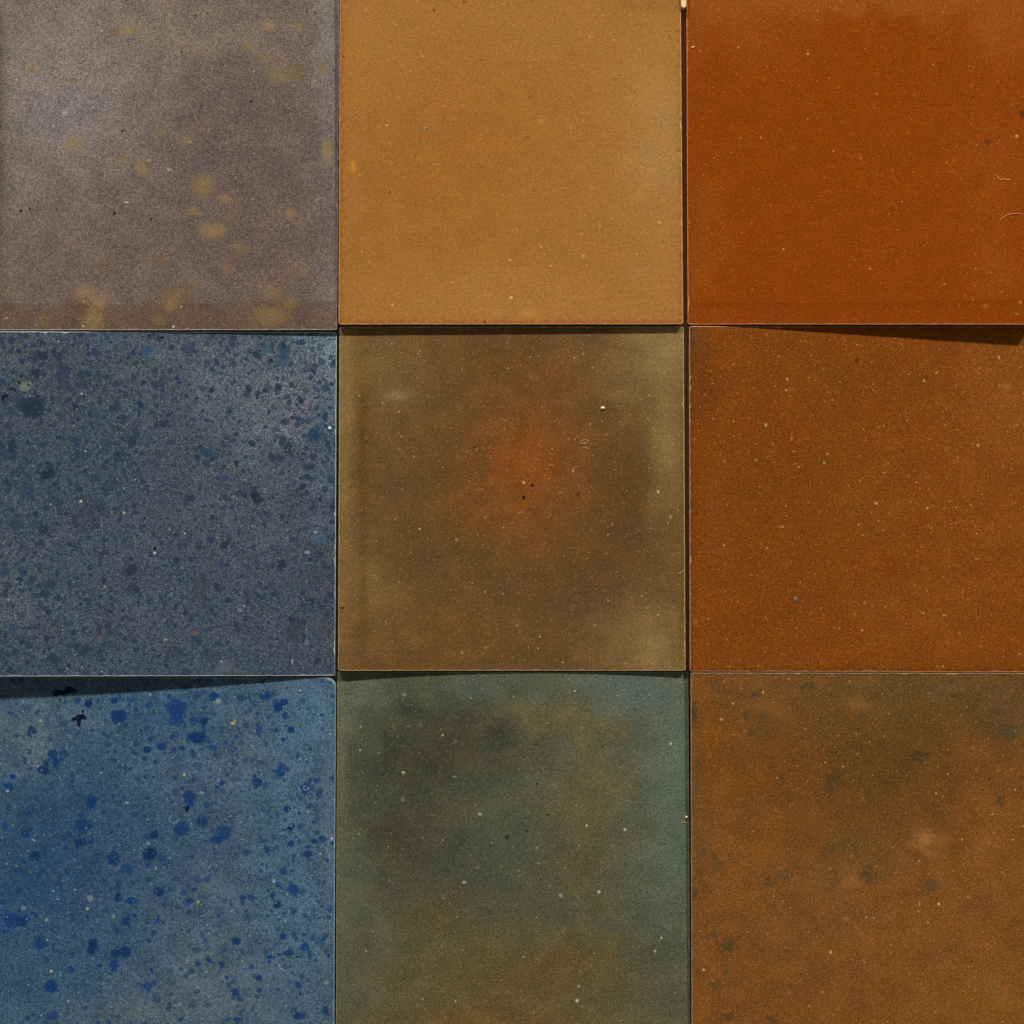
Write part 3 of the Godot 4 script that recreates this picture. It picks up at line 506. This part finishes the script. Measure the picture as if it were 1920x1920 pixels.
func build_tile(at: int):
	var t: Dictionary = tiles[at]
	var o := origin(t)
	var root := Node3D.new()
	root.name = "ceramic_tile" if at == 0 else "ceramic_tile_%03d" % at
	tag(root, t.label, "tile", "ceramic sample tiles laid three by three")
	add_child(root, true)
	var mid: Vector2 = (t.q[0] + t.q[1] + t.q[2] + t.q[3]) / 4.0
	root.position = Vector3((mid.x - 960.0) * U, 0, (mid.y - 960.0) * U)
	var n := 40
	var edge_noise := FastNoiseLite.new()
	edge_noise.seed = 900 + at
	edge_noise.frequency = 0.09
	edge_noise.fractal_octaves = 4
	# rows of points round the outline, inner lip of the glaze and outer worn edge
	var m := 150
	var lip := []
	var worn := []
	var low := []
	var corner := 2.0
	for side in 4:
		for k in m:
			var f := float(k) / m
			var u: float = [f, 1.0, 1.0 - f, 0.0][side]
			var v: float = [0.0, f, 1.0, 1.0 - f][side]
			var s := surface_at(t, u, v)
			var c := surface_at(t, 0.5, 0.5)
			# rounded corners
			var du := minf(u, 1.0 - u) * 648.0
			var dv := minf(v, 1.0 - v) * 648.0
			var r := corner
			var inward := Vector2(signf(0.5 - u) if du < dv else 0.0, signf(0.5 - v) if dv <= du else 0.0)
			var out2 := Vector2(s.x, s.z)
			var along := maxf(du, dv)
			if along < r:
				out2 += inward * (r - sqrt(maxf(0.0, r * r - (r - along) * (r - along))))
			if t.chip.size() > 0 and Vector2(s.x - t.chip[0], s.z - t.chip[1]).length() < t.chip[2] * 1.2:
				var d: float = t.chip[2] - Vector2(s.x - t.chip[0], s.z - t.chip[1]).length() * 0.83
				out2 += Vector2(c.x - s.x, c.z - s.z).normalized() * maxf(0.0, d) * 0.55
			var jag := edge_noise.get_noise_2d(s.x, s.z)
			var nick := maxf(0.0, edge_noise.get_noise_2d(s.x * 0.35 + 77.0, s.z * 0.35) - 0.28) * 6.0
			out2 += inward * (jag * 0.55 + 0.3)
			worn.append(Vector3(out2.x, s.y - (0.08 if side == 2 else 0.3) - nick * 0.3, out2.y))
			var width := 1.0 + maxf(0.0, edge_noise.get_noise_2d(s.x + 300.0, s.z)) * 1.5 + nick
			var toward := inward
			if along < r: toward = Vector2(signf(0.5 - u), signf(0.5 - v)).normalized()
			var in2 := out2 + toward * width
			if t.chip.size() > 0 and Vector2(s.x - t.chip[0], s.z - t.chip[1]).length() < t.chip[2] * 1.3:
				in2 += toward * 3.0
			lip.append(Vector3(in2.x, s.y, in2.y))
			low.append(Vector3(out2.x, 0, out2.y))
	var count := lip.size()
	# ---- the glazed face: a grid whose border follows the lip
	var st := SurfaceTool.new()
	st.begin(Mesh.PRIMITIVE_TRIANGLES)
	var pts := []
	for j in n + 1:
		for i in n + 1:
			var s := surface_at(t, lerpf(0.02, 0.98, float(i) / n), lerpf(0.02, 0.98, float(j) / n))
			pts.append(s)
	for j in n:
		for i in n:
			var a: Vector3 = pts[j * (n + 1) + i]
			var b: Vector3 = pts[j * (n + 1) + i + 1]
			var c: Vector3 = pts[(j + 1) * (n + 1) + i + 1]
			var d: Vector3 = pts[(j + 1) * (n + 1) + i]
			quad(st, local(a, root), local(b, root), local(c, root), local(d, root), tex(a, o), tex(b, o), tex(c, o), tex(d, o))
	var inner := []
	for side in 4:
		for k in m:
			var f := lerpf(0.02, 0.98, float(k) / m)
			inner.append(surface_at(t, [f, 0.98, 1.0 - f, 0.02][side], [0.02, f, 0.98, 1.0 - f][side]))
	for k in count:
		var a: Vector3 = lip[k]
		var b: Vector3 = lip[(k + 1) % count]
		var c: Vector3 = inner[(k + 1) % count]
		var d: Vector3 = inner[k]
		quad(st, local(a, root), local(b, root), local(c, root), local(d, root), tex(a, o), tex(b, o), tex(c, o), tex(d, o))
	st.index()
	st.generate_normals()
	var face := MeshInstance3D.new()
	face.name = "glazed_face"
	face.mesh = st.commit()
	var g := StandardMaterial3D.new()
	g.albedo_texture = ImageTexture.create_from_image(done[at][0])
	g.roughness = t.rough + 0.12
	g.metallic_specular = 0.12
	g.heightmap_enabled = true
	g.heightmap_texture = ImageTexture.create_from_image(done[at][1])
	g.heightmap_scale = t.bump
	g.texture_repeat = false
	face.material_override = g
	root.add_child(face, true)
	# ---- the clay body: worn edge, sides and underside
	st = SurfaceTool.new()
	st.begin(Mesh.PRIMITIVE_TRIANGLES)
	st.set_smooth_group(-1)
	for k in count:
		var k2 := (k + 1) % count
		quad(st, local(worn[k], root), local(worn[k2], root), local(lip[k2], root), local(lip[k], root))
		var f1: Vector3 = local(low[k], root)
		var f2: Vector3 = local(low[k2], root)
		f1.y = 0.0003
		f2.y = 0.0003
		quad(st, f1, f2, local(worn[k2], root), local(worn[k], root))
		st.add_vertex(Vector3(0, 0.0003, 0))
		st.add_vertex(f2)
		st.add_vertex(f1)
	st.generate_normals()
	var body := MeshInstance3D.new()
	body.name = "clay_body"
	body.mesh = st.commit()
	var cm := StandardMaterial3D.new()
	cm.albedo_color = Color(t.edge.x / 255.0, t.edge.y / 255.0, t.edge.z / 255.0)
	cm.roughness = 0.85
	cm.metallic_specular = 0.3
	body.material_override = cm
	root.add_child(body, true)


func local(p: Vector3, root: Node3D) -> Vector3:
	return place(p.x, p.z, p.y) - root.position


func tex(p: Vector3, o: Vector2) -> Vector2:
	return Vector2((p.x - o.x) / SPAN, (p.z - o.y) / SPAN)


# ------------------------------------------------------------------ the pale spacer between the top tiles
func build_spacer():
	var st := SurfaceTool.new()
	st.begin(Mesh.PRIMITIVE_TRIANGLES)
	st.set_smooth_group(-1)
	var half := 4.8
	var ring := []
	for k in 13:   # outline: straight sides, rounded nose towards the bottom of the picture
		var a := PI * k / 12.0
		ring.append(Vector2(1281.0 + cos(a) * half, 12.5 + sin(a) * 4.2))
	ring.append(Vector2(1281.0 - half, -60))
	ring.append(Vector2(1281.0 + half, -60))
	var mid := Vector2(1281, -20)
	for k in ring.size():
		var a: Vector2 = ring[k]
		var b: Vector2 = ring[(k + 1) % ring.size()]
		var a2: Vector2 = a.lerp(Vector2(1281, a.y - 1.0), 0.16)
		var b2: Vector2 = b.lerp(Vector2(1281, b.y - 1.0), 0.16)
		var top := 13.0
		quad(st, place(b.x, b.y, top - 1.2), place(a.x, a.y, top - 1.2), place(a2.x, a2.y, top), place(b2.x, b2.y, top))
		var fa := place(a.x, a.y, 0)
		var fb := place(b.x, b.y, 0)
		fa.y = 0.0002
		fb.y = 0.0002
		quad(st, fb, fa, place(a.x, a.y, top - 1.2), place(b.x, b.y, top - 1.2))
		st.add_vertex(place(mid.x, mid.y, top))
		st.add_vertex(place(b2.x, b2.y, top))
		st.add_vertex(place(a2.x, a2.y, top))
	st.generate_normals()
	var m := StandardMaterial3D.new()
	m.albedo_color = Color(0.93, 0.82, 0.6)
	m.roughness = 0.7
	var o := MeshInstance3D.new()
	o.name = "spacer_peg"
	o.mesh = st.commit()
	o.material_override = m
	tag(o, "pale cream spacer peg wedged between the ochre and burnt orange tiles", "spacer")
	add_child(o, true)


# ------------------------------------------------------------------ dust, hairs and lint lying on the tiles
func height_of(at: int, p: Vector2) -> float:
	var t: Dictionary = tiles[at]
	var u: float = clampf((p.x - t.q[3].x) / (t.q[2].x - t.q[3].x), 0.0, 1.0)
	var v: float = clampf((p.y - t.q[0].y) / (t.q[3].y - t.q[0].y), 0.0, 1.0)
	return surface_at(t, u, v).y


func strand(called: String, label: String, group: String, on: int, points: Array, r: float, color: Color, lift := 0.35):
	var curve := Curve3D.new()
	for k in points.size():
		var p: Vector2 = points[k]
		var before: Vector2 = points[maxi(k - 1, 0)]
		var after: Vector2 = points[mini(k + 1, points.size() - 1)]
		var tan2 := (after - before) * 0.18
		var arch := lift * sin(PI * k / maxf(1.0, points.size() - 1.0))
		curve.add_point(Vector3(p.x, height_of(on, p) + r * 0.55 + arch, p.y), Vector3(-tan2.x, 0, -tan2.y), Vector3(tan2.x, 0, tan2.y))
	var baked := curve.get_baked_points()
	curve.bake_interval = 1.2
	baked = curve.get_baked_points()
	var st := SurfaceTool.new()
	st.begin(Mesh.PRIMITIVE_TRIANGLES)
	var rings := []
	var c0 := baked[0]
	for k in baked.size():
		var d := (baked[mini(k + 1, baked.size() - 1)] - baked[maxi(k - 1, 0)]).normalized()
		var side := d.cross(Vector3.UP).normalized()
		var up := side.cross(d)
		var ring := []
		var rr := r * (0.55 if k == 0 or k == baked.size() - 1 else 1.0)
		for q in 6:
			var a := q * TAU / 6.0
			var p := baked[k] + side * cos(a) * rr + up * sin(a) * rr
			ring.append(place(p.x, p.z, p.y) - place(c0.x, c0.z, c0.y))
		rings.append(ring)
	for k in rings.size() - 1:
		for q in 6:
			quad(st, rings[k][q], rings[k + 1][q], rings[k + 1][(q + 1) % 6], rings[k][(q + 1) % 6])
	for q in range(1, 5):
		for v in [rings[0][0], rings[0][q], rings[0][q + 1]]: st.add_vertex(v)
		for v in [rings[-1][0], rings[-1][q + 1], rings[-1][q]]: st.add_vertex(v)
	st.generate_normals()
	var m := StandardMaterial3D.new()
	m.albedo_color = color
	m.roughness = 0.6
	var o := MeshInstance3D.new()
	o.name = called
	o.mesh = st.commit()
	o.material_override = m
	o.position = place(c0.x, c0.z, c0.y)
	tag(o, label, "lint" if called != "hair" else "hair", group)
	add_child(o, true)


func v(list: Array) -> Array:
	var r := []
	for k in list.size() / 2:
		r.append(Vector2(list[k * 2], list[k * 2 + 1]))
	return r


func build_fibres():
	var pale := Color(0.72, 0.62, 0.46)
	strand("hair", "long pale hair curling across the right of the grey green tile", "", 7, v([1120, 1498, 1124, 1491, 1134, 1489, 1150, 1493, 1170, 1501, 1184, 1505, 1205, 1506, 1232, 1507]), 0.4, Color(0.5, 0.48, 0.36), 0.0)
	strand("hair", "fine arched hair near the right edge of the burnt orange tile", "", 2, v([1872, 415, 1878, 409, 1888, 404, 1900, 402, 1913, 403]), 0.5, Color(0.86, 0.6, 0.36), 0.0)
	strand("lint_fibre", "wavy tan fibre above the arched hair on the burnt orange tile", "", 2, v([1864, 330, 1869, 334, 1873, 338, 1880, 337, 1886, 339, 1892, 338]), 0.55, Color(0.88, 0.64, 0.38), 0.0)
	strand("lint_fibre", "short bright fibre near the upper left corner of the burnt orange tile", "", 2, v([1296, 90.5, 1299, 89, 1302, 87.5]), 1.0, Color(0.97, 0.84, 0.7))
	strand("lint_fibre", "looped white fibre right of the reddish glow on the olive brown tile", "", 4, v([1088, 829, 1092, 826, 1098, 825, 1103, 827, 1099, 831, 1092, 832, 1088, 830]), 0.5, pale)
	strand("lint_fibre", "branching pale fibre caught on the right edge of the olive brown tile", "", 4, v([1270, 1076, 1276, 1074, 1281, 1071, 1284, 1069]), 0.55, pale)
	strand("lint_fibre", "thin thread beside the right edge of the grey green tile", "", 7, v([1276, 1542, 1284, 1543, 1290, 1544]), 0.5, pale)
	for f in [
		["highest of the flecks left of the white grain in the reddish glow", [937, 786, 943, 787, 950, 790]],
		["upright fleck just right of the brown pit left of the reddish glow", [892, 847, 894, 843, 896, 840]],
		["slanted fleck at the upper left rim of the reddish glow", [915, 842, 918, 838, 922, 836]],
		["arched fleck right under the looped white fibre", [1090, 841, 1097, 839, 1105, 842]],
		["longest slanted fleck on the right rim of the reddish glow", [1073, 880, 1079, 876, 1085, 875]],
		["flat fleck in the reddish glow left of the long slanted one", [1027, 874, 1033, 872, 1038, 874]],
		["bright bent fleck in the upper right of the reddish glow", [1029, 850, 1035, 852, 1038, 853]],
		["single fleck in the reddish glow above the right black pit", [1003, 863, 1010, 862]],
		["short fleck at the very top of the reddish glow's bright middle", [1008, 835, 1014, 834]],
		["slanted fleck at the left rim of the reddish glow, level with the black pits", [897, 919, 902, 918, 906, 916]],
		["slanted fleck far right of the two black pits", [1047, 925, 1053, 923, 1059, 922]],
		["low peaked fleck just below the two black pits", [972, 961, 978, 960, 983, 962]],
		["pair of parallel strokes below right of the black pits", [1025, 972, 1030, 969, 1034, 966]],
		["hooked fleck below left of the black pits", [908, 974, 910, 968, 915, 968]],
		["slanted fleck below the low peaked one, under the pits", [955, 984, 960, 981, 965, 979]],
		["drooping fleck in the lower left of the reddish glow", [893, 1000, 898, 1006]],
		["upright lowest fleck, under the reddish glow", [933, 1035, 934, 1042]],
		]:
		strand("lint_fleck", "pale " + f[0], "lint flecks on the olive brown tile", 4, v(f[1]), 0.32, Color(0.8, 0.64, 0.42), 0.0)
	# two lumps of grit
	crumb("white oval crumb of grit in the upper right of the olive brown tile", 4, Vector2(1130, 765), Vector3(4.4, 1.6, 2.8), Color(0.9, 0.85, 0.72))
	crumb("tiny white crumb at the right edge of the grey green tile beside its thread", 7, Vector2(1287.5, 1532.5), Vector3(2.6, 1.4, 2.4), Color(0.86, 0.86, 0.74))
	crumb("white crumb at the right edge of the slate blue tile", 3, Vector2(618, 803), Vector3(2.8, 1.4, 3.2), Color(0.86, 0.83, 0.78))


func crumb(label: String, on: int, at: Vector2, size: Vector3, color: Color):
	var st := SurfaceTool.new()
	st.begin(Mesh.PRIMITIVE_TRIANGLES)
	var bump := FastNoiseLite.new()
	bump.seed = int(at.x)
	bump.frequency = 0.7
	var g := []
	for j in 7:
		var row := []
		for i in 10:
			var a := i * TAU / 10.0
			var b := PI * j / 6.0
			var d := Vector3(sin(b) * cos(a), cos(b), sin(b) * sin(a))
			d *= 1.0 + 0.35 * bump.get_noise_3d(d.x * 2.0, d.y * 2.0, d.z * 2.0)
			row.append(d * size * U)
		g.append(row)
	for j in 6:
		for i in 10:
			quad(st, g[j][i], g[j][(i + 1) % 10], g[j + 1][(i + 1) % 10], g[j + 1][i])
	st.generate_normals()
	var m := StandardMaterial3D.new()
	m.albedo_color = color
	m.roughness = 0.8
	var o := MeshInstance3D.new()
	o.name = "grit_crumb"
	o.mesh = st.commit()
	o.material_override = m
	o.position = place(at.x, at.y, height_of(on, at) + size.y * 0.7)
	tag(o, label, "crumb")
	add_child(o, true)
